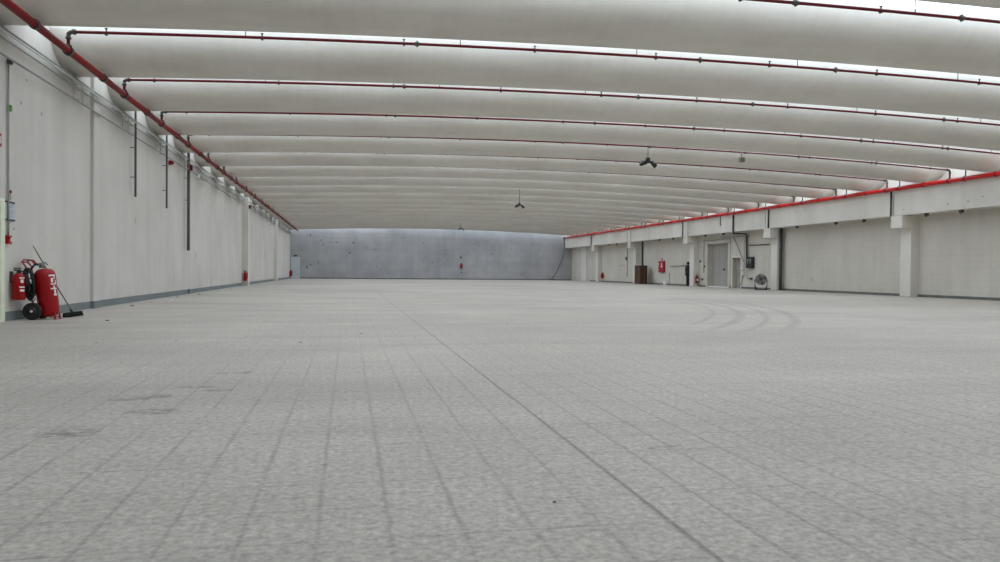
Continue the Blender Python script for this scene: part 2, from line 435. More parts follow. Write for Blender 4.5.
for i in range(-6, 18):
    o = sh if first else copy_tree(sh)
    o.location = (0, Y0+(i+PH)*S, sag(Y0+(i+PH)*S))
    if first: rl.location = (0, Y0+(i+PH+0.5)*S, sag(Y0+(i+PH)*S))
    elif i > -5:
        n += 1; w = copy_tree(rl); w.name = 'window_%d' % n; w.location = (0, Y0+(i+PH-0.5)*S, sag(Y0+(i+PH)*S))
    first = False

n += 1; w = copy_tree(rl); w.name = 'window_%d' % n; w.location = (0, Y0+(18+PH-0.5)*S, sag(YF))

# ---------------------------------------------------------------- red main pipes
def main_pipe(name, X, Z, r, ya, yb, mat, label):
    root = empty(name, (X, ya, Z)); tag(root, label, 'pipe', 'red main sprinkler pipes')
    L = yb-ya
    bm = BM(); tube(bm, [(0, k*L/24, sag(max(Y0, ya+k*L/24))*0.24) for k in range(25)], r, 14); link('pipe_run', bm, mat, root)
    return root
lm = main_pipe('sprinkler_main', XPL, ZPL, 0.066, -5.5, 80.6, M_red_main, 'dull red main pipe hung along the top of the left wall')
rm = main_pipe('sprinkler_main', XPR-0.02, ZPR, 0.088, 12.0, 80.4, M_red_bright, 'bright red main pipe along the beam on the right wall')
def ring_bm(r0, r1, w):
    bm = BM(); seg = 16; R = []
    for (r, y) in ((r0,-w),(r1,-w),(r1,w),(r0,w)):
        R.append([bm.verts.new((r*math.cos(2*PI*k/seg), y, r*math.sin(2*PI*k/seg))) for k in range(seg)])
    for q in range(4):
        A, B = R[q], R[(q+1)%4]
        for k in range(seg): bm.faces.new((A[k], A[(k+1)%seg], B[(k+1)%seg], B[k]))
    return bm
# pipe clamps on the mains
cl0 = None
for i in range(-4, 18):
    y = Y0+i*S
    if cl0 is None:
        cl0 = link('pipe_clamp', ring_bm(0.062, 0.092, 0.05), M_dark, lm); c = cl0
    else: c = cl0.copy(); COL.objects.link(c); c.parent = lm
    c.location = (0, y+5.5, sag(max(Y0, y))*0.24)
    c = cl0.copy(); COL.objects.link(c); c.parent = lm; c.location = (0, y-1.55+5.5, sag(max(Y0, y))*0.24); c.scale = (0.93, 0.7, 0.93)
cl1 = None
for i in range(0, 18):
    for dy, s_ in ((0.05, 1.0), (-0.75, 0.7), (-2.2, 0.55)):
        y = Y0+i*S+dy
        if y < 12.2: continue
        if cl1 is None:
            cl1 = link('pipe_clamp', ring_bm(0.084, 0.104, 0.04), M_red_dark, rm); c = cl1
        else: c = cl1.copy(); COL.objects.link(c); c.parent = rm
        c.location = (0, y-12.0, sag(max(Y0, y))*0.24); c.scale = (1, s_, 1)
# thin hanger rods that hold the right main from the shells
rod0 = None
for i in range(1, 18):
    y = Y0+(i-0.22)*S; top = zb(XPR)+0.02
    if rod0 is None:
        bm = BM(); tube(bm, [(0,0,0.08),(0,0,0.62)], 0.022, 8); rod0 = link('hanger_rod', bm, M_dark, rm); c = rod0
    else: c = rod0.copy(); COL.objects.link(c); c.parent = rm
    c.location = (0, y-12.0, 0); c.scale = (1,1,(top+0.05-ZPR)/0.62)
# far end elbow of the right main
bm = BM(); tube(bm, [(0,68.3,0),(-0.05,68.42,-0.03),(-0.08,68.45,-0.3)], 0.09, 10); link('elbow', bm, M_red_dark, rm)

# ---------------------------------------------------------------- sprinkler branch pipes
SPR = [-4.42, -1.65, 1.06, 3.74, 6.39, 9.04, 11.7, 14.4, 17.05, 19.7, 22.3]
RODS = [-1.95, 2.19, 5.95, 9.70, 13.8, 17.8, 21.6]
CPL = [1.32, 7.40, 10.66, 16.6, 19.9]
def branch(i, full):
    dz = sag(Y0+i*S)*0.8
    root = empty('sprinkler_pipe', (0, Y0+i*S, dz))
    names = {-1:'nearest dark red sprinkler pipe, crossing the top right corner',0:'second dark red sprinkler pipe from the camera, along the bright gap',
             1:'third dark red sprinkler pipe from the camera',2:'fourth dark red sprinkler pipe from the camera',3:'fifth dark red sprinkler pipe, just above the olive box',
             4:'sixth dark red sprinkler pipe, behind the twin spotlight'}
    tag(root, names.get(i, 'far dark red sprinkler pipe, seen mostly as its short drop at the left main'), 'pipe', 'dark red sprinkler pipes under the roof' if i < 5 else 'far sprinkler pipes under the roof')
    N = 40
    bm = BM(); tube(bm, [(x, 0, zp(x)) for x in [XPL+0.03+(XPR-XPL-0.06)*k/N for k in range(N+1)]], 0.030, 8); link('pipe_run', bm, M_red_dark, root)
    # drops with elbows and flanges, left and right
    for X, zt, zm, nm in ((XPL, zp(XPL), ZPL-0.7*dz, 'left'), (XPR-0.02, zp(XPR), ZPR-0.7*dz, 'right')):
        bm = BM(); tube(bm, [(X,0,zm+0.03),(X,0,zt-0.02)], 0.032, 8); d = link('drop_pipe', bm, M_red_dark, root)
        bm = BM(); sx = 1 if nm == 'left' else -1
        tube(bm, [(X,0,zt-0.13),(X,0,zt-0.10),(X,0,zt-0.09),(X,0,zt-0.04),(X+sx*0.03,0,zt-0.008),(X+sx*0.07,0,zp(X+sx*0.07)),(X+sx*0.075,0,zp(X+sx*0.07)),(X+sx*0.12,0,zp(X+sx*0.12))], [0.052,0.052,0.037,0.037,0.037,0.037,0.052,0.052], 10)
        link('elbow', bm, M_pipe, d)
        bm = BM(); lathe(bm, [(0.03,0),(0.058,0.0),(0.058,0.03),(0.03,0.03)], (X,0,zm+0.08), 10); link('flange', bm, M_pipe, d)
    if full:
        for x in SPR:
            bm = BM(); z = zp(x)
            tube(bm, [(x,0,z-0.035),(x,0,z+0.075)], 0.014, 6); lathe(bm, [(0.03,0),(0.03,0.008)], (x,0,z+0.075), 8); box(bm, (x-0.022,-0.035,z-0.045), (x+0.022,0.035,z-0.01))
            link('sprinkler_head', bm, M_dark, root)
        for x in RODS:
            bm = BM(); z = zp(x); yy = -0.02
            # meets the far flank of the shell in front
            off = (1-PH)*S+yy; zt = zb(x)+DEP*(1-math.sqrt(max(0, 1-(off/HW)**2)))
            tube(bm, [(x,yy,z+0.02),(x,yy,max(zt+0.02, z+0.1))], 0.008, 6); box(bm, (x-0.03,yy-0.03,zt-0.015), (x+0.03,yy+0.03,zt+0.03))
            link('hanger_rod', bm, M_dark, root)
        for x in CPL:
            bm = BM(); z = zp(x)
            tube(bm, [(x-0.045,0,zp(x-0.045)),(x+0.045,0,zp(x+0.045))], 0.042, 10); box(bm, (x-0.015,-0.02,z-0.06), (x+0.015,0.02,z+0.06))
            link('coupling', bm, M_pipe, root)
    return root
for i in range(-1, 18): branch(i, i < 6)

# ---------------------------------------------------------------- conduits on the left wall
def run(name, pts, r, mat, label, cat, group=None, seg=8):
    bm = BM(); tube(bm, pts, r, seg); return tag(link(name, bm, mat), label, cat, group)
def straight(x, z, a, b, n=20): return [(x, a+(b-a)*k/n, z+(sag(max(Y0, a+(b-a)*k/n))*0.9 if z > 4.7 else 0)) for k in range(n+1)]
run('conduit', straight(XL+0.10, 4.52, -5.8, 80.8), 0.022, M_greyc, 'thin dark conduit running level along the left wall, lowest of the runs', 'conduit')
run('conduit', straight(XL+0.11, 4.97, -5.8, 80.8), 0.026, M_greyc, 'dark grey conduit on the left wall just under the roof shells', 'conduit')
run('conduit', straight(XL+0.13, 4.91, -5.8, 80.8), 0.020, M_rail, 'pale conduit just beneath the topmost dark conduit on the left wall', 'conduit')
run('conduit', straight(XL+0.10, 4.80, -5.8, 80.8), 0.016, M_greyc, 'grey conduit midway between the upper and lowest runs on the left wall', 'conduit')
# wire rack brackets, one per bay
bk0 = None
for i in range(0, 18):
    y = Y0+(i+0.80)*S
    if y > 79.5: continue
    if bk0 is None:
        bm = BM()
        for z in (0.0, 0.20, 0.32): tube(bm, [(0.02,-0.28,z),(0.15,-0.28,z),(0.15,0.28,z),(0.02,0.28,z)], 0.007, 6)
        for yy in (-0.28, 0.28): tube(bm, [(0.15,yy,0),(0.15,yy,0.32)], 0.007, 6); tube(bm, [(0.0,yy,-0.02),(0.0,yy,0.36)], 0.012, 6)
        bk0 = link('wire_bracket', bm, M_rail); c = bk0
    else: c = bk0.copy(); COL.objects.link(c)
    tag(c, 'pale wire bracket carrying the conduits high on the left wall', 'bracket', 'wire brackets on the left wall')
    c.location = (XL+0.03, y, 4.56+sag(y)*0.9)
# vertical dark pipes ending part-way down
for y, z0, r, lb in ((22.38,2.88,0.030,'dark vertical pipe on the left wall, nearest of three, ending at mid height'),
                     (26.03,2.85,0.030,'dark vertical pipe on the left wall, middle of three, by the red sounder'),
                     (29.43,1.59,0.052,'thick dark vertical pipe on the left wall, reaching lowest of three')):
    o = run('wall_pipe', [(XL+0.13,y,z0),(XL+0.13,y,3.6),(XL+0.13,y,4.4),(XL+0.13,y,5.35)], r, M_pipe, lb, 'pipe')
    bm = BM()
    for z in (3.4, 4.2): box(bm, (XL+0.0,y-0.02,z), (XL+0.115,y+0.02,z+0.025))
    link('pipe_strap', bm, M_galv, o)
def wallbox(name, c, s, mat, label, cat, bev=0.006, group=None):
    bm = BM(); box(bm, [c[k]-s[k]/2 for k in range(3)], [c[k]+s[k]/2 for k in range(3)], 0, bev)
    return tag(link(name, bm, mat), label, cat, group)
o = wallbox('alarm_sounder', (XL+0.06, 26.9, 4.42), (0.10,0.16,0.14), M_ext, 'small dark red sounder high on the left wall beside the middle pipe', 'alarm')
bm = BM(); lathe(bm, [(0.05,0),(0.04,0.05),(0.01,0.06)], (XL+0.11,26.9,4.42), 12, 'X'); link('horn', bm, M_red_dark, o)
o = wallbox('junction_box', (XL+0.20, 29.5, 4.60), (0.10,0.18,0.2), M_red_dark, 'dark red box on the thick vertical pipe', 'box')
o = wallbox('emergency_light', (XL+0.12, 31.4, 4.50), (0.14,0.30,0.12), M_white, 'small pale lamp under the conduits beyond the thick pipe', 'lamp')
bm = BM(); box(bm, (XL+0.19,31.28,4.45),(XL+0.205,31.52,4.53)); link('lamp_cover', bm, M_green, o)
wallbox('alarm_sounder', (XL+0.38, 44.9, 4.42), (0.12,0.3,0.18), M_red_dark, 'small red sounder at the top of the near white pilaster', 'alarm')

# vertical conduit with call point at the left edge
run('conduit', [(XL+0.03,14.70,z) for z in (1.49,2.4,3.4,4.5)], 0.017, M_greyc, 'thin vertical conduit dropping to the red call point', 'conduit')
wallbox('junction_box', (XL+0.055, 14.70, 4.50), (0.07,0.09,0.09), M_dark, 'tiny dark junction box at the top of the call point conduit', 'box')
wallbox('marker_tag', (XL+0.05, 14.72, 3.70), (0.05,0.06,0.11), M_green, 'small green tag on the vertical conduit', 'tag')
o = wallbox('fire_call_point', (XL+0.04, 14.67, 1.415), (0.07,0.14,0.150), M_ext, 'small red fire call point on the left wall above the wall extinguisher', 'alarm')
bm = BM(); box(bm, (XL+0.075,14.67,1.385),(XL+0.082,14.71,1.45)); link('break_glass', bm, M_label, o)
bm = BM(); box(bm, (XL+0.075,14.62,1.42),(XL+0.083,14.65,1.44)); link('mark', bm, M_black, o)
# notice sheet
o = wallbox('notice_sheet', (XL+0.008, 14.79, 1.92), (0.012,0.44,0.34), M_sheet, 'blue-grey notice sheet behind the vertical conduit on the left wall', 'notice', 0.0)
for k, z in enumerate((2.075, 1.765)):
    bm = BM(); box(bm, (XL+0.014,14.58,z-0.014),(XL+0.022,15.0,z+0.014)); link('clip_strip', bm, M_dark, o)
bm = BM()
for k in range(7): box(bm, (XL+0.014,14.62,2.02-k*0.033),(XL+0.0165,14.96-0.05*(k%3),2.028-k*0.033))
link('printed_lines', bm, M_greyc, o)
o = wallbox('hook_tag', (XL+0.02, 14.81, 2.26), (0.03,0.06,0.05), M_red_dark, 'tiny red tag just above the notice sheet', 'tag')
bm = BM(); tube(bm, [(XL+0.02,14.81,2.24),(XL+0.025,14.81,2.12)], 0.008, 6); link('cord', bm, M_greyc, o)
# red sign on the wall at the extreme left
o = wallbox('fire_sign', (XL+0.01, 14.34, 3.10), (0.012,0.27,0.22), M_ext, 'red fire sign cut off by the left edge of the picture', 'sign', 0.0)
bm = BM(); box(bm, (XL+0.016,14.42,3.04),(XL+0.019,14.45,3.17)); box(bm, (XL+0.016,14.36,3.04),(XL+0.019,14.39,3.10)); link('pictogram', bm, M_label, o)

# ---------------------------------------------------------------- fire extinguishers
def extinguisher(name, loc, rz, R, H, label, group=None, big=True):
    """wall extinguisher: bottom of bottle at loc, label faces local -Y, wall side is +X"""
    root = empty(name, loc, rz); tag(root, label, 'fire extinguisher', group)
    bm = BM(); lathe(bm, [(R*0.9,0),(R,0.02),(R,H*0.78),(R*0.93,H*0.84),(R*0.6,H*0.90),(R*0.3,H*0.93),(R*0.28,H*0.95)], (0,0,0), 24 if big else 12)
    link('cylinder', bm, M_ext, root)
    bm = BM(); lathe(bm, [(R*0.34,H*0.93),(R*0.34,H*1.0),(R*0.2,H*1.04)], (0,0,0), 12)
    box(bm, (-R*0.75,-R*0.15,H*1.00),(R*0.3,R*0.15,H*1.05)); box(bm, (-R*0.8,-R*0.13,H*1.07),(R*0.3,R*0.13,H*1.11))
    v = link('valve', bm, M_bkplast, root)
    bm = BM(); tube(bm, [(R*0.3,0,H*0.99),(R*0.95,-R*0.1,H*0.97),(R*1.18,-R*0.1,H*0.85),(R*1.15,-R*0.1,H*0.55),(R*1.12,-R*0.1,H*0.25)], R*0.13, 8); link('hose', bm, M_black, root)
    return root
w = extinguisher('fire_extinguisher', (XL+0.135, 14.86, 0.365), 0, 0.105, 0.51, 'small red extinguisher hung on the left wall beside the wheeled one')
for k, (z, h, a0, a1) in enumerate(((0.375,0.022,-65,-15),(0.30,0.06,-55,-28),(0.215,0.02,-65,-12),(0.15,0.035,-60,-16))):
    n_ = 6; bm = BM()   # printed label facing the hall and the camera
    for q in range(n_):
        t0 = math.radians(a0+(a1-a0)*q/n_); t1 = math.radians(a0+(a1-a0)*(q+1)/n_); r = 0.1065
        vs = [bm.verts.new((r*math.cos(t), r*math.sin(t), zz)) for t, zz in ((t0,z),(t1,z),(t1,z+h),(t0,z+h))]
        bm.faces.new(vs)
    link('label_print', bm, M_label, w)
bm = BM(); box(bm, (-0.135,-0.04,0.30),(-0.10,0.04,0.5)); link('wall_bracket', bm, M_dark, w)

# wheeled extinguisher, seen from its side, leaning back towards the wall
T = empty('wheeled_fire_extinguisher', (-5.40, 15.22, 0)); tag(T, 'large red wheeled extinguisher with black hose parked against the left wall', 'fire extinguisher')
lean = Matrix.Rotation(math.radians(-6.0), 4, 'Y')
def L3(p): return lean @ Vector(p)
bm = BM()
lathe(bm, [(0.02,0.05),(0.10,0.055),(0.155,0.085),(0.172,0.14),(0.172,0.80),(0.160,0.86),(0.12,0.905),(0.05,0.925)], (0.085,0,0.0), 32, 'Z', 0, lean.to_3x3())
link('tank', bm, M_ext, T, True)
bm = BM(); lathe(bm, [(0.05,0.0),(0.05,0.05),(0.035,0.09)], L3((0.05,0,0.93)), 14)
tube(bm, [L3((0.05,0,1.0)), L3((0.13,-0.03,1.02)), L3((0.16,-0.03,0.97))], 0.012, 6); lathe(bm, [(0.03,0),(0.03,0.02)], L3((0.02,-0.06,0.98)), 12)
link('valve', bm, M_galv, T)
bm = BM()  # handle frame and rear rails
for s_ in (-1, 1):
    tube(bm, [L3((-0.10,s_*0.13,0.12)), L3((-0.15,s_*0.13,0.6)), L3((-0.17,s_*0.13,0.98)), L3((-0.22,s_*0.13,1.06)), L3((-0.20,s_*0.09,1.10)), L3((-0.09,s_*0.05,1.08)), L3((-0.03,s_*0.04,0.98))], 0.014, 8)
tube(bm, [L3((-0.22,-0.13,1.06)), L3((-0.22,0.13,1.06))], 0.014, 8)
link('handle_frame', bm, M_ext2, T)
bm = BM()  # axle and feet
tube(bm, [(-0.12,-0.24,0.15),(-0.12,0.24,0.15)], 0.014, 8)
for s_ in (-1, 1):
    tube(bm, [(-0.06,s_*0.12,0.12),(0.13,s_*0.11,0.05),(0.20,s_*0.11,0.04)], 0.012, 6)
    tube(bm, [(0.205,s_*0.11,0.12),(0.215,s_*0.11,0.01)], 0.015, 6); box(bm, (0.185,s_*0.11-0.02,0.0),(0.245,s_*0.11+0.02,0.014))
link('stand', bm, M_ext2, T)
for s_ in (-1, 1):
    bm = BM(); y0 = s_*0.235
    lathe(bm, [(0.10,-0.03),(0.145,-0.035),(0.155,-0.02),(0.155,0.02),(0.145,0.035),(0.10,0.03)], (-0.12,y0,0.156), 28, 'Y'); wl = link('wheel', bm, M_black, T)
    bm = BM(); lathe(bm, [(0.02,-0.04),(0.10,-0.026),(0.10,0.026),(0.02,0.04)], (-0.12,y0,0.156), 20, 'Y'); link('rim', bm, M_bkplast, wl)
    bm = BM(); lathe(bm, [(0.022,-0.048),(0.022,0.048)], (-0.12,y0,0.156), 12, 'Y'); link('hub', bm, M_label, wl)
bm = BM()  # coiled hose hung behind the tank
for k in range(9):
    off = -0.115+0.032*(k % 5); pts = []; sh_ = 1.0 if k < 5 else 0.55
    for q in range(24):
        a = 2*PI*q/24
        pts.append(L3((-0.135-0.012*k*0.6+0.078*sh_*math.cos(a), off-0.05, 0.66+(0.27-0.008*(k % 5))*(0.4+0.6*sh_)*math.sin(a))))
    tube(bm, pts, 0.030, 8, closed=True)
tube(bm, [L3((-0.10,-0.14,0.9)), L3((-0.02,-0.12,1.0)), L3((0.05,-0.02,1.0))], 0.018, 8)
tube(bm, [L3((-0.13,-0.16,0.42)), L3((-0.16,-0.16,0.36)), L3((-0.10,-0.16,0.33)), L3((-0.05,-0.16,0.40))], 0.010, 6)
link('hose', bm, M_black, T)
bm = BM(); tube(bm, [L3((-0.10,-0.20,0.84)), L3((-0.095,-0.205,0.76))], 0.012, 8); tube(bm, [L3((-0.09,-0.205,0.74)), L3((-0.085,-0.205,0.66))], 0.013, 8); link('nozzle', bm, M_label, T)
bm = BM(); tube(bm, [L3((-0.11,-0.19,0.88)), L3((-0.13,-0.2,0.70)), L3((-0.12,-0.2,0.50))], [0.02,0.028,0.034], 8); link('discharge_horn', bm, M_bkplast, T)
# white print on the front of the tank, read from the side
bm = BM(); R_ = 0.1735
def patch(z0, z1, a0, a1):
    n_ = max(2, int(abs(a1-a0)/6))
    for q in range(n_):
        t0 = math.radians(a0+(a1-a0)*q/n_); t1 = math.radians(a0+(a1-a0)*(q+1)/n_)
        bm.faces.new([bm.verts.new(L3((R_*math.cos(t), R_*math.sin(t), z))+Vector((0.085,0,0.0))) for t, z in ((t0,z0),(t1,z0),(t1,z1),(t0,z1))])
for z0, z1, a0, a1 in ((0.775,0.80,-52,-6),(0.715,0.775,-22,-14),(0.66,0.74,-42,-29),(0.62,0.64,-46,-6),(0.56,0.60,-31,-20),(0.535,0.56,-48,-6),(0.45,0.53,-28,-15),(0.42,0.45,-33,-8),(0.64,0.70,-15,-6)):
    patch(z0, z1, a0, a1)
link('tank_print', bm, M_label, T)

# broom leaning on the wall
hd = Vector((-5.12, 15.80, 0.055))
B = empty('broom', hd); tag(B, 'wide black push broom leaning on the left wall behind the wheeled extinguisher', 'broom')
ang = math.radians(42)
rot = Matrix.Rotation(ang, 3, 'Z') @ Matrix.Rotation(math.radians(-5), 3, 'Y')
bm = BM(); box(bm, (-0.165,-0.035,0.015),(0.165,0.035,0.045), 0, 0.006); bmesh.ops.rotate(bm, verts=bm.verts, cent=(0,0,0), matrix=rot); link('broom_head', bm, M_bristle, B)
bm = BM()
for kx in range(26):
    for ky in range(4):
        x = -0.16+0.32*kx/25; y = -0.03+0.06*ky/3
        tube(bm, [(x,y,0.02),(x*1.06,y*1.25,-0.043)], 0.0085, 4)
bmesh.ops.rotate(bm, verts=bm.verts, cent=(0,0,0), matrix=rot); o = link('bristles', bm, M_bristle, B)
bm = BM(); top = Vector((XL+0.03, 15.76, 1.345))-hd
tube(bm, [(0,0,0.03), tuple(top*0.5), tuple(top)], 0.0115, 8); link('handle', bm, M_wood, B)
bm = BM(); tube(bm, [(0,0,0.03), tuple(top*0.07)], 0.022, 8); link('socket', bm, M_bkplast, B)

# other extinguishers
extinguisher('fire_extinguisher', (XL+0.20, 44.56, 0.27), 0, 0.10, 0.52, 'red extinguisher on the near white pilaster of the left wall', None, False)
extinguisher('fire_extinguisher', (XL+0.16, 79.6, 0.25), 0, 0.13, 0.58, 'dark red extinguisher beside the pale door at the far left corner', None, False)
extinguisher('fire_extinguisher', (11.83, YF-0.14, 1.18), 0, 0.11, 0.54, 'red extinguisher hung on the far end wall', None, False)
wallbox('wall_marker', (11.80, YF-0.02, 2.36), (0.20,0.03,0.18), M_dark, 'small dark sign above the extinguisher on the far end wall', 'sign')
wallbox('wall_marker', (11.86, YF-0.02, 0.75), (0.14,0.03,0.10), M_dark, 'tiny dark plate below the extinguisher on the far end wall', 'sign')
e = extinguisher('fire_extinguisher', (23.90, 49.70, 0.24), 0, 0.10, 0.52, 'red extinguisher on the side of the column beside the standing person', None, False)
bm = BM(); box(bm, (-0.07,-0.108,0.14),(0.07,-0.100,0.30)); link('label_print', bm, M_label, e)
wallbox('socket_box', (XR-0.03, 49.2, 0.50), (0.06,0.16,0.14), M_dark, 'tiny dark box beside the extinguisher by the column', 'box')
e = extinguisher('fire_extinguisher', (XR-0.15, 70.1, 0.32), 0, 0.14, 0.52, 'small red extinguisher on the wall of the farthest right bay', None, False)

# ---------------------------------------------------------------- far left door
bm = BM(); box(bm, (-5.76,YF-0.10,0),(-4.86,YF,2.20), 0, 0.012); D2 = struct(link('door_2', bm, M_doorw), 'pale blue-white door in the far left corner')
bm = BM(); box(bm, (-5.0,YF-0.15,1.0),(-4.92,YF-0.10,1.04)); link('door_handle', bm, M_dark, D2)
wallbox('emergency_light', (-5.30, YF-0.06, 2.33), (0.35,0.10,0.14), M_dark, 'small dark lamp above the far left door', 'lamp')

# ---------------------------------------------------------------- right wall fittings
# big roller door in its recess
fr = BM()
for a, b in ((45.30,45.56),(48.44,48.66)): box(fr, (XR-0.05,a,0),(XR+0.02,b,3.0), 0, 0.006)
box(fr, (XR-0.05,45.30,2.90),(XR+0.02,48.66,3.06), 0, 0.006)
D3 = struct(link('door_3', fr, M_wall_right), 'tall grey door in a white frame on the right wall')
bm = BM(); box(bm, (XR+0.33,45.5,0.03),(XR+0.39,48.45,2.95))
for k in range(1, 3): box(bm, (XR+0.322,45.5+k*0.98,0.03),(XR+0.33,45.52+k*0.98,2.95))
link('door_leaf', bm, M_door, D3)
bm = BM(); box(bm, (XR+0.28,46.7,1.12),(XR+0.33,46.85,1.24)); link('door_handle', bm, M_dark, D3)
bm = BM(); box(bm, (XR+0.0,45.56,0.0),(XR+0.32,48.44,0.05)); link('sill_light_strip', bm, M_white, D3)  # white sill strip, standing in for light leaking under the door
bm = BM()
for a, b in ((43.86,43.97),(45.03,45.14)): box(bm, (XR-0.03,a,0),(XR+0.02,b,1.98))
box(bm, (XR-0.03,43.86,1.93),(XR+0.02,45.14,2.02)); D4 = struct(link('door_4', bm, M_column), 'narrow dull grey door right of the tall grey door')
bm = BM(); box(bm, (XR+0.24,43.95,0.02),(XR+0.29,45.05,1.94)); link('door_leaf', bm, M_door2, D4)
bm = BM(); box(bm, (XR+0.20,44.05,0.98),(XR+0.24,44.17,1.01)); link('door_handle', bm, M_dark, D4)
# closing panel behind the openings
# conduits round the big door
run('conduit', [(XR-0.05,49.0,0.95),(XR-0.05,49.0,3.12),(XR-0.05,48.9,3.16),(XR-0.05,45.2,3.16)], 0.02, M_greyc, 'thin conduit framing the top left of the tall grey door', 'conduit')
run('conduit', [(XR-0.06,46.5,3.30),(XR-0.06,42.9,3.22)], 0.022, M_greyc, 'short level conduit under the beam right of the tall door', 'conduit')
run('cable', [(XR-0.05,44.9,3.2),(XR-0.10,44.3,2.7),(XR-0.11,43.7,1.95),(XR-0.05,43.45,1.6),(XR-0.04,43.6,0.9),(XR-0.04,43.9,0.2)], 0.022, M_greyc, 'slack grey cable sagging down right of the narrow door', 'cable')
run('cable', [(XR-0.05,43.55,3.2),(XR-0.05,43.5,2.3),(XR-0.05,43.48,1.5)], 0.018, M_greyc, 'thin straight cable beside the sagging one', 'cable')
run('conduit', [(XR-0.05,43.15,3.2),(XR-0.05,43.15,0.72),(XR-0.05,43.1,0.62),(XR-0.05,41.5,0.60)], 0.022, M_greyc, 'conduit passing under the black cabinet to the low sockets', 'conduit')
for y, z in ((43.75,1.30),(43.70,0.95)):
    wallbox('switch_box', (XR-0.04, y, z), (0.08,0.36,0.26), M_rail, 'pale switch box on the wall left of the black cabinet', 'box', group='switch boxes left of the black cabinet')
wallbox('socket_box', (XR-0.05, 42.65, 0.62), (0.09,0.22,0.12), M_dark, 'small dark socket low on the wall below the black cabinet', 'box')
for y in (42.2, 41.8):
    wallbox('socket_box', (XR-0.04, y, 0.62), (0.07,0.24,0.18), M_rail, 'pale socket low on the wall behind the cage fan', 'box', group='pale sockets low on the wall')
for y, z, lb in ((48.9,1.38,'small dark switch on the wall left of the tall grey door'),(49.55,1.75,'dark switch box on the wall just right of the column by the person')):
    wallbox('switch_box', (XR-0.04, y, z), (0.07,0.10,0.12), M_dark, lb, 'box')
# black cabinet with pale marks
cb = wallbox('wall_cabinet', (XR-0.10, 42.68, 1.60), (0.18,0.72,0.68), M_bkplast, 'black wall cabinet with pale dials at the foot of the dark drain pipe', 'cabinet')
bm = BM()
for y in (42.52, 42.82):
    lathe(bm, [(0.0,-0.012),(0.085,-0.012),(0.085,0.0)], (XR-0.19,y,1.74), 16, 'X'); lathe(bm, [(0.0,-0.008),(0.05,-0.008),(0.05,0.0)], (XR-0.19,y,1.58), 12, 'X')
link('dial', bm, M_greyc, cb)
# dark drain pipe from the beam to the cabinet
run('drain_pipe', [(XB-0.06,43.43,4.52),(XB-0.06,43.43,3.62),(XB-0.06,43.41,3.44),(XB+0.02,43.36,3.40),(XR-0.16,43.15,3.36),(XR-0.12,43.12,3.25),(XR-0.12,43.10,2.5),(XR-0.12,43.06,1.94)], 0.055, M_dark, 'dark drain pipe bending under the beam down to the black cabinet', 'pipe')
run('wall_pipe', [(XR-0.05,42.9,2.66),(XR-0.05,41.8,2.65),(XR-0.05,40.65,2.64)], 0.03, M_dark, 'thin dark level pipe on the wall right of the black cabinet', 'pipe')
run('drain_pipe', [(23.88,39.13,z) for z in (0.0,1.0,2.2,3.5)], 0.085, M_dark, 'thick dark drain pipe standing against the second column from the right edge', 'pipe')
# beam joints drawn as thin dark tubes, plus one stub on the beam face
for y, r, z0, z1, lb in ((29.50,0.035,3.50,4.56,'dark vertical joint on the beam above the nearest visible column'),
                 (39.43,0.045,3.50,4.56,'dark vertical joint on the beam above the column with the thick drain'),
                 (50.72,0.035,3.45,4.56,'dark vertical joint on the beam beside the column cover above the person'),
                 (61.55,0.035,3.45,4.56,'dark vertical joint on the beam above the column by the brown cabinet'),
                 (71.55,0.04,3.45,4.56,'dark vertical joint on the beam above the farthest column'),
                 (45.14,0.022,3.95,4.56,'short thin pipe stub on the beam above the tall grey door')):
    run('beam_joint_stub', [(XB-0.04,y,z0),(XB-0.04,y,(z0+z1)/2),(XB-0.04,y,z1)], r, M_dark, lb, 'pipe')
run('wall_pipe', [(XR-0.08,60.15,z) for z in (0.0,1.5,2.5,3.5)], 0.07, M_dark, 'dark vertical pipe behind the brown cabinet', 'pipe')
run('wall_pipe', [(XR-0.06,63.7,z) for z in (0.55,1.4,2.2,3.5)], 0.03, M_greyc, 'thin grey vertical pipe left of the column by the brown cabinet', 'pipe')
wallbox('alarm_sounder', (XR-0.06, 63.9, 2.15), (0.10,0.30,0.28), M_dark, 'small dark sounder on the wall left of the brown cabinet', 'alarm')
# dark blocks under the beam
bl0 = None
for y in (25.75,27.58,31.48,33.57,36.86,43.7,45.0,47.5,52.7,55.2,64.7,66.7):
    if bl0 is None:
        bm = BM(); box(bm, (-0.06,-0.07,-0.11),(0.06,0.07,0.0), 0, 0.008); tube(bm, [(0,0,-0.10),(0.0,0.03,-0.16)], 0.025, 6); bl0 = link('beam_fixing', bm, M_dark); c = bl0
    else: c = bl0.copy(); COL.objects.link(c)
    c.location = (XB+0.13, y, 3.50)
    tag(c, 'small dark fixing under the edge of the right beam', 'fixing', 'dark fixings under the right beam')

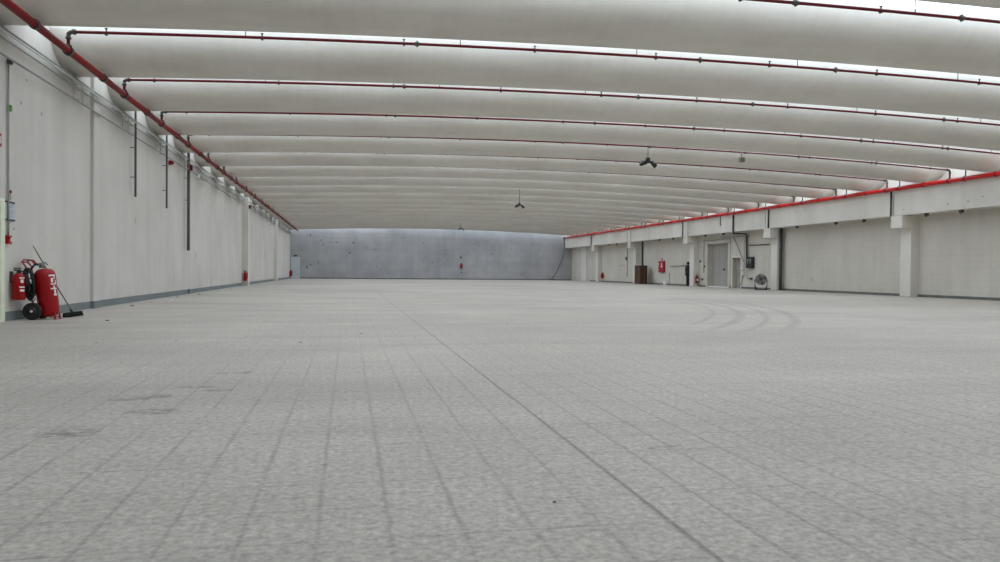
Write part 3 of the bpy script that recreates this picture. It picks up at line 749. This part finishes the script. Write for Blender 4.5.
# brown cabinet standing on the floor
K = empty('brown_cabinet', (23.30, 58.6, 0)); tag(K, 'rusty brown floor cabinet standing by the right wall', 'cabinet')
bm = BM(); box(bm, (-0.30,-0.62,0.04),(0.30,0.62,1.46), 0, 0.01); link('body', bm, M_brown, K)
bm = BM(); box(bm, (-0.32,-0.64,1.44),(0.32,0.64,1.50), 0, 0.008); link('top_panel', bm, M_dark, K)
bm = BM(); box(bm, (-0.28,-0.58,0.0),(0.28,0.58,0.05)); link('plinth', bm, M_dark, K)
for a, b in ((-0.60,-0.02),(0.02,0.60)):
    bm = BM(); box(bm, (-0.315,a,0.10),(-0.298,b,1.40), 0, 0.005); d = link('door', bm, M_brown, K)
    bm = BM(); yy = b-0.08 if a < -0.3 else a+0.08; box(bm, (-0.335,yy-0.01,0.72),(-0.313,yy+0.01,0.88)); link('handle', bm, M_dark, d)
# red hose cabinet with white picture
H = wallbox('hose_cabinet', (XR-0.08, 56.1, 1.41), (0.14,1.0,0.88), M_hose, 'red fire hose cabinet with a white symbol on the right wall', 'cabinet', 0.01)
bm = BM(); box(bm, (XR-0.162,55.64,1.01),(XR-0.148,56.56,1.81), 0, 0.004); dd = link('door', bm, M_hose, H)
bm = BM()
box(bm, (XR-0.168,55.90,1.40),(XR-0.161,56.02,1.72)); box(bm, (XR-0.168,55.78,1.36),(XR-0.161,56.12,1.44)); box(bm, (XR-0.168,56.5,1.50),(XR-0.161,56.6,1.66)); box(bm, (XR-0.168,55.85,1.50),(XR-0.161,55.92,1.58))
link('symbol', bm, M_label, dd)
wallbox('wall_marker', (XR-0.02, 56.2, 2.0), (0.02,0.24,0.16), M_beige, 'small faded plate above the red hose cabinet', 'sign')
wallbox('stub_box', (XR-0.06, 55.52, 0.14), (0.12,0.42,0.28), M_white, 'low white box at the foot of the right wall below the hose cabinet', 'box')
run('wall_pipe', [(XR-0.04,54.75,z) for z in (0.0,0.5,0.93)], 0.028, M_greyc, 'thin upright grey pipe stub between the hose cabinet and the person', 'pipe')
run('hand_rail', [(XR-0.07,54.45,1.43),(XR-0.07,53.0,1.46),(XR-0.07,51.3,1.50)], 0.032, M_greyc, 'dark level rail on the wall left of the standing person', 'rail')

# hanging cable in the far right corner
cp = [(22.95,YF-0.6,4.75),(23.15,YF-0.4,4.0),(23.1,YF-0.35,3.0),(22.8,YF-0.3,1.9),(22.3,YF-0.3,0.9),(21.85,YF-0.35,0.2),(21.5,YF-0.4,0.03)]
run('cable', cp, 0.035, M_dark, 'slack dark cable hanging to the floor in the far right corner', 'cable')

# ---------------------------------------------------------------- hanging fixtures
def spot_cluster(loc, ztop, s, label, name='hanging_spotlight'):
    root = empty(name, loc); tag(root, label, 'lamp')
    bm = BM(); tube(bm, [(0,0,0),(0.005,0,(ztop-loc[2])*0.4),(0,0,ztop-loc[2])], 0.014, 8); link('rod', bm, M_dark, root)
    bm = BM(); box(bm, (-0.06*s,-0.05*s,-0.08*s),(0.06*s,0.05*s,0.08*s), 0, 0.008); tube(bm, [(-0.20*s,0,-0.03*s),(0.20*s,0,-0.03*s)], 0.018*s, 8); link('mounting_box', bm, M_dark, root)
    for q, a in ((-1, -28), (1, 40)):
        Mx = Matrix.Rotation(math.radians(a), 3, 'Y')
        bm = BM(); lathe(bm, [(0.035*s,-0.11*s),(0.055*s,-0.05*s),(0.075*s,0.10*s),(0.078*s,0.12*s),(0.06*s,0.12*s)], (q*0.17*s,-0.02,-0.11*s), 14, 'X', 0, Mx)
        h = link('lamp_head', bm, M_bkplast, root)
        bm = BM(); lathe(bm, [(0.0,0.115*s),(0.07*s,0.118*s)], (q*0.17*s,-0.02,-0.11*s), 14, 'X', 0, Mx); link('lens', bm, M_greyc, h)
    return root
spot_cluster((10.55, 26.0, 4.98), 5.60, 1.15, 'black twin-headed spotlight hanging on a rod below the roof shells')
spot_cluster((9.06, 40.4, 4.56), 5.40, 0.95, 'small dark twin lamp hanging farther off under the middle of the roof')
spot_cluster((10.04, 69.0, 4.82), 5.35, 0.95, 'tiny dark hanging lamp in front of the far end wall')
o = tag(empty('hanging_box', (14.17, 25.9, 5.12)), 'small olive box on a short stub below the fifth sprinkler pipe', 'sensor')
bm = BM(); box(bm, (-0.10,-0.06,-0.09),(0.10,0.06,0.08), 0, 0.01); link('housing', bm, M_beige, o)
bm = BM(); tube(bm, [(0,0,0.07),(0,0,0.45)], 0.022, 8); link('stub', bm, M_greyc, o)

# ---------------------------------------------------------------- industrial cage fan by the column
F = empty('cage_fan', (23.02, 39.72, 0), math.radians(-24)); tag(F, 'grey wire-caged floor fan standing beside the thick drain pipe column', 'fan')
# local -Y faces the camera
bm = BM(); zc, R = 0.60, 0.31
for k in range(5): 
    rr = R*(0.2+0.2*k)
    for yy in (-0.13, 0.13): tube(bm, [(rr*math.cos(2*PI*q/28), yy*(1 if k < 4 else 0.75), zc+rr*math.sin(2*PI*q/28)) for q in range(28)], 0.009, 5, closed=True)
for q in range(28):
    a = 2*PI*q/28; c_, s_ = math.cos(a), math.sin(a)
    tube(bm, [(0.04*c_,-0.14,zc+0.04*s_),(0.8*R*c_,-0.13,zc+0.8*R*s_),(R*c_,-0.08,zc+R*s_),(R*c_,0.08,zc+R*s_),(0.8*R*c_,0.13,zc+0.8*R*s_),(0.04*c_,0.14,zc+0.04*s_)], 0.0085, 5)
link('wire_cage', bm, M_mesh, F)
bm = BM(); lathe(bm, [(0.05,-0.05),(0.09,-0.02),(0.09,0.12),(0.05,0.14)], (0,0,zc), 16, 'Y'); link('motor', bm, M_dark, F)
for k in range(4):
    bm = BM(); a = 2*PI*k/4+0.4; Mx = Matrix.Rotation(-a, 3, 'Y')
    pts = [(0.05,0.02,-0.03),(0.29,0.05,-0.09),(0.31,-0.02,0.05),(0.05,-0.02,0.04)]
    vs = [bm.verts.new(Mx @ Vector(p)+Vector((0,-0.04,zc))) for p in pts]; vs2 = [bm.verts.new(v.co+Vector((0,0.01,0))) for v in vs]
    bm.faces.new(vs); bm.faces.new(vs2[::-1])
    for q in range(4): bm.faces.new((vs[q],vs[(q+1)%4],vs2[(q+1)%4],vs2[q]))
    link('blade', bm, M_galv, F)
bm = BM()
for s_ in (-1, 1):
    tube(bm, [(s_*0.335,0,zc),(s_*0.325,0,0.3),(s_*0.29,-0.24,0.03),(s_*0.29,0.24,0.03),(s_*0.325,0,0.3)], 0.020, 8)
tube(bm, [(-0.29,-0.24,0.03),(0.29,-0.24,0.03)], 0.02, 8); tube(bm, [(-0.29,0.24,0.03),(0.29,0.24,0.03)], 0.02, 8)
link('stand', bm, M_bkplast, F)
for s_ in (-1, 1):
    bm = BM(); lathe(bm, [(0.06,-0.02),(0.085,-0.02),(0.085,0.02),(0.06,0.02)], (s_*0.25,-0.20,0.085), 16, 'X'); link('wheel', bm, M_black, F)

# ---------------------------------------------------------------- person, mostly behind the column
def skin_mesh(name, joints, edges, parent, mat, sub=1, root_i=0, smooth=True):
    me = bpy.data.meshes.new(name); me.from_pydata([j[0] for j in joints], edges, [])
    me.materials.append(mat)
    o = bpy.data.objects.new(name, me); COL.objects.link(o); o.parent = parent
    m = o.modifiers.new('Skin', 'SKIN'); m.use_smooth_shade = True
    for i, j in enumerate(joints):
        r = j[1]; me.skin_vertices[0].data[i].radius = r if isinstance(r, tuple) else (r, r)
        me.skin_vertices[0].data[i].use_root = (i == root_i)
    s = o.modifiers.new('Subdivision', 'SUBSURF'); s.levels = sub; s.render_levels = sub
    return o
PRS = empty('person', (23.80, 50.88, 0), math.radians(98)); PRS.scale = (1.12, 1.1, 0.93); tag(PRS, 'person in black standing half hidden behind a column on the right', 'person')
J = [((0,0,0.98),(0.155,0.10)),((0,0,1.12),(0.145,0.095)),((0,0.005,1.30),(0.17,0.11)),((0,0.01,1.46),(0.15,0.085)),((0,0,1.56),(0.055,0.055)),((0,-0.01,1.64),(0.07,0.08)),((0,-0.01,1.74),(0.078,0.092)),((0,0,1.80),(0.05,0.06)),
     ((-0.09,0,0.92),0.09),((-0.10,-0.01,0.50),0.06),((-0.10,0.02,0.09),0.042),((-0.105,-0.13,0.04),0.035),
     ((0.09,0,0.92),0.09),((0.10,-0.01,0.50),0.06),((0.10,0.02,0.09),0.042),((0.105,-0.13,0.04),0.035),
     ((-0.19,0.01,1.45),0.055),((-0.235,0.02,1.17),0.045),((-0.245,-0.05,0.92),0.032),((-0.24,-0.07,0.85),0.03),
     ((0.19,0.01,1.45),0.055),((0.235,0.02,1.17),0.045),((0.245,-0.05,0.92),0.032),((0.24,-0.07,0.85),0.03)]
E_ = [(0,1),(1,2),(2,3),(3,4),(4,5),(5,6),(6,7),(0,8),(8,9),(9,10),(10,11),(0,12),(12,13),(13,14),(14,15),(3,16),(16,17),(17,18),(18,19),(3,20),(20,21),(21,22),(22,23)]
# five fingers per hand
base = len(J)
for s_, h in ((-1,19),(1,23)):
    for fx, ln, sp in ((-0.030,0.062,-0.010),(-0.010,0.075,-0.004),(0.010,0.078,0.004),(0.028,0.066,0.010)):
        p0 = Vector(J[h][0])+Vector((0, fx, -0.03)); k = len(J)
        J.append((tuple(p0), 0.011)); J.append((tuple(p0+Vector((-s_*0.008, sp-0.004, -ln*0.55))), 0.009)); J.append((tuple(p0+Vector((-s_*0.024, sp, -ln))), 0.008))
        E_ += [(h,k),(k,k+1),(k+1,k+2)]
    p0 = Vector(J[h][0])+Vector((-s_*0.01,-0.035,0.0)); k = len(J)
    J.append((tuple(p0), 0.011)); J.append((tuple(p0+Vector((-s_*0.015,-0.02,-0.045))), 0.009)); E_ += [(h,k),(k,k+1)]
body = skin_mesh('body', J, E_, PRS, M_skin, 2)
jk = [((0,0,0.90),(0.185,0.13)),((0,0,1.05),(0.175,0.125)),((0,0.005,1.30),(0.195,0.135)),((0,0.01,1.47),(0.17,0.10)),((0,0.005,1.63),(0.092,0.092)),
      ((-0.20,0.01,1.45),0.078),((-0.245,0.02,1.17),0.062),((-0.245,-0.06,0.83),0.056),((0.20,0.01,1.45),0.078),((0.245,0.02,1.17),0.062),((0.245,-0.06,0.83),0.056)]
skin_mesh('jacket', jk, [(0,1),(1,2),(2,3),(3,4),(3,5),(5,6),(6,7),(3,8),(8,9),(9,10)], PRS, M_cloth, 2)
tr = [((0,0,0.98),(0.165,0.115)),((-0.095,0,0.90),0.105),((-0.10,-0.01,0.50),0.080),((-0.10,0.0,0.07),0.075),((0.095,0,0.90),0.105),((0.10,-0.01,0.50),0.080),((0.10,0.0,0.07),0.075)]
skin_mesh('trousers', tr, [(0,1),(1,2),(2,3),(0,4),(4,5),(5,6)], PRS, M_cloth2, 2)
for s_ in (-1, 1):
    bm = BM(); box(bm, (s_*0.10-0.05,-0.20,0.0),(s_*0.10+0.05,0.09,0.085), 0, 0.025); link('shoe', bm, M_black, PRS, True)
bm = BM(); blob(bm, (0,0.015,1.745), 0.105, 3, (0.88,1.0,1.02))
for v in list(bm.verts):
    if v.co.y < -0.045 and v.co.z < 1.79: v.co.y = -0.045
    if v.co.z < 1.66: v.co.z = 1.66
link('hair', bm, M_hair, PRS)
bm = BM()
blob(bm, (0,-0.108,1.705), 0.016, 1, (0.8,1.1,1.4)); blob(bm, (-0.082,0,1.71), 0.022, 1, (0.4,0.8,1.3)); blob(bm, (0.082,0,1.71), 0.022, 1, (0.4,0.8,1.3)); link('nose_and_ears', bm, M_skin, PRS)
bm = BM()
for s_ in (-1, 1): blob(bm, (s_*0.030,-0.093,1.732), 0.010, 1)
link('eyes', bm, M_black, PRS)
bm = BM(); box(bm, (-0.024,-0.1,1.662),(0.024,-0.088,1.670)); link('mouth', bm, M_ext2, PRS)

# ---------------------------------------------------------------- small floor debris
rng = random.Random(3)
bits = [(-3.1,10.4),(-2.2,10.6),(-0.6,10.2),(0.2,11.5),(-5.2,20.2),(-5.3,22.5),(-5.1,24.0),(-5.45,26.4),(-5.3,29.3),(-5.4,34.0),(0.84,3.03),(-1.9,7.8),(2.8,13.4),(-5.35,37.2),(-5.2,42.6),(-4.2,14.7)]
for k, (x, y) in enumerate(bits):
    bm = BM(); n_ = 7
    r = rng.uniform(0.012, 0.022) if y < 14 else rng.uniform(0.03, 0.07)
    if k == 10: r = 0.012
    lo = []; up = []
    for q in range(n_):
        a = 2*PI*q/n_; rr = r*rng.uniform(0.6, 1.2)
        lo.append(bm.verts.new((rr*math.cos(a), rr*math.sin(a)*0.7, 0.0))); up.append(bm.verts.new((rr*0.7*math.cos(a), rr*0.5*math.sin(a), r*rng.uniform(0.2,0.45))))
    bm.faces.new(lo[::-1]); bm.faces.new(up)
    for q in range(n_): bm.faces.new((lo[q], lo[(q+1)%n_], up[(q+1)%n_], up[q]))
    m = M_ext if k == 4 else (M_label if k in (11, 6) else M_dark)
    o = link('debris_fragment', bm, m); o.location = (x, y, 0.0)
    lab = {4:'tiny red scrap on the floor along the left wall',11:'tiny white scrap on the floor near the dark patches',6:'tiny white scrap on the floor along the left wall'}.get(k)
    tag(o, lab or ('small dark crumb of debris on the floor near the left wall' if x < -4 else 'small dark crumb of debris out on the open floor'), 'debris', 'scraps along the foot of the left wall' if x < -4 else 'crumbs on the open floor')

# ---------------------------------------------------------------- camera
cam = bpy.data.cameras.new('camera'); co = bpy.data.objects.new('camera', cam); COL.objects.link(co)
cam.sensor_width = 36.0; cam.lens = 764.3/1000*36; cam.clip_end = 300
yaw, pitch, roll = 0.1962, 0.0131, 0.0091
fwd = Vector((math.sin(yaw)*math.cos(pitch), math.cos(yaw)*math.cos(pitch), -math.sin(pitch)))
Rm = fwd.to_track_quat('-Z', 'Y').to_matrix() @ Matrix.Rotation(roll, 3, 'Z')
co.matrix_world = Matrix.Translation((0, 0, 0.95)) @ Rm.to_4x4()
SC.camera = co

# ---------------------------------------------------------------- world and view
W = bpy.data.worlds.new('overcast_sky'); SC.world = W; W.use_nodes = True
W.node_tree.nodes['Background'].inputs[0].default_value = (0.75, 0.85, 1.0, 1); W.node_tree.nodes['Background'].inputs[1].default_value = 1.0
SC.view_settings.view_transform = 'Standard'; SC.view_settings.look = 'None'
SC.view_settings.gamma = 1.0; SC.view_settings.use_curve_mapping = False
SC.view_settings.exposure = 0.10
SC.cycles.use_denoising = True
SC.cycles.max_bounces = 14; SC.cycles.diffuse_bounces = 10
SC.cycles.sample_clamp_indirect = 10.0
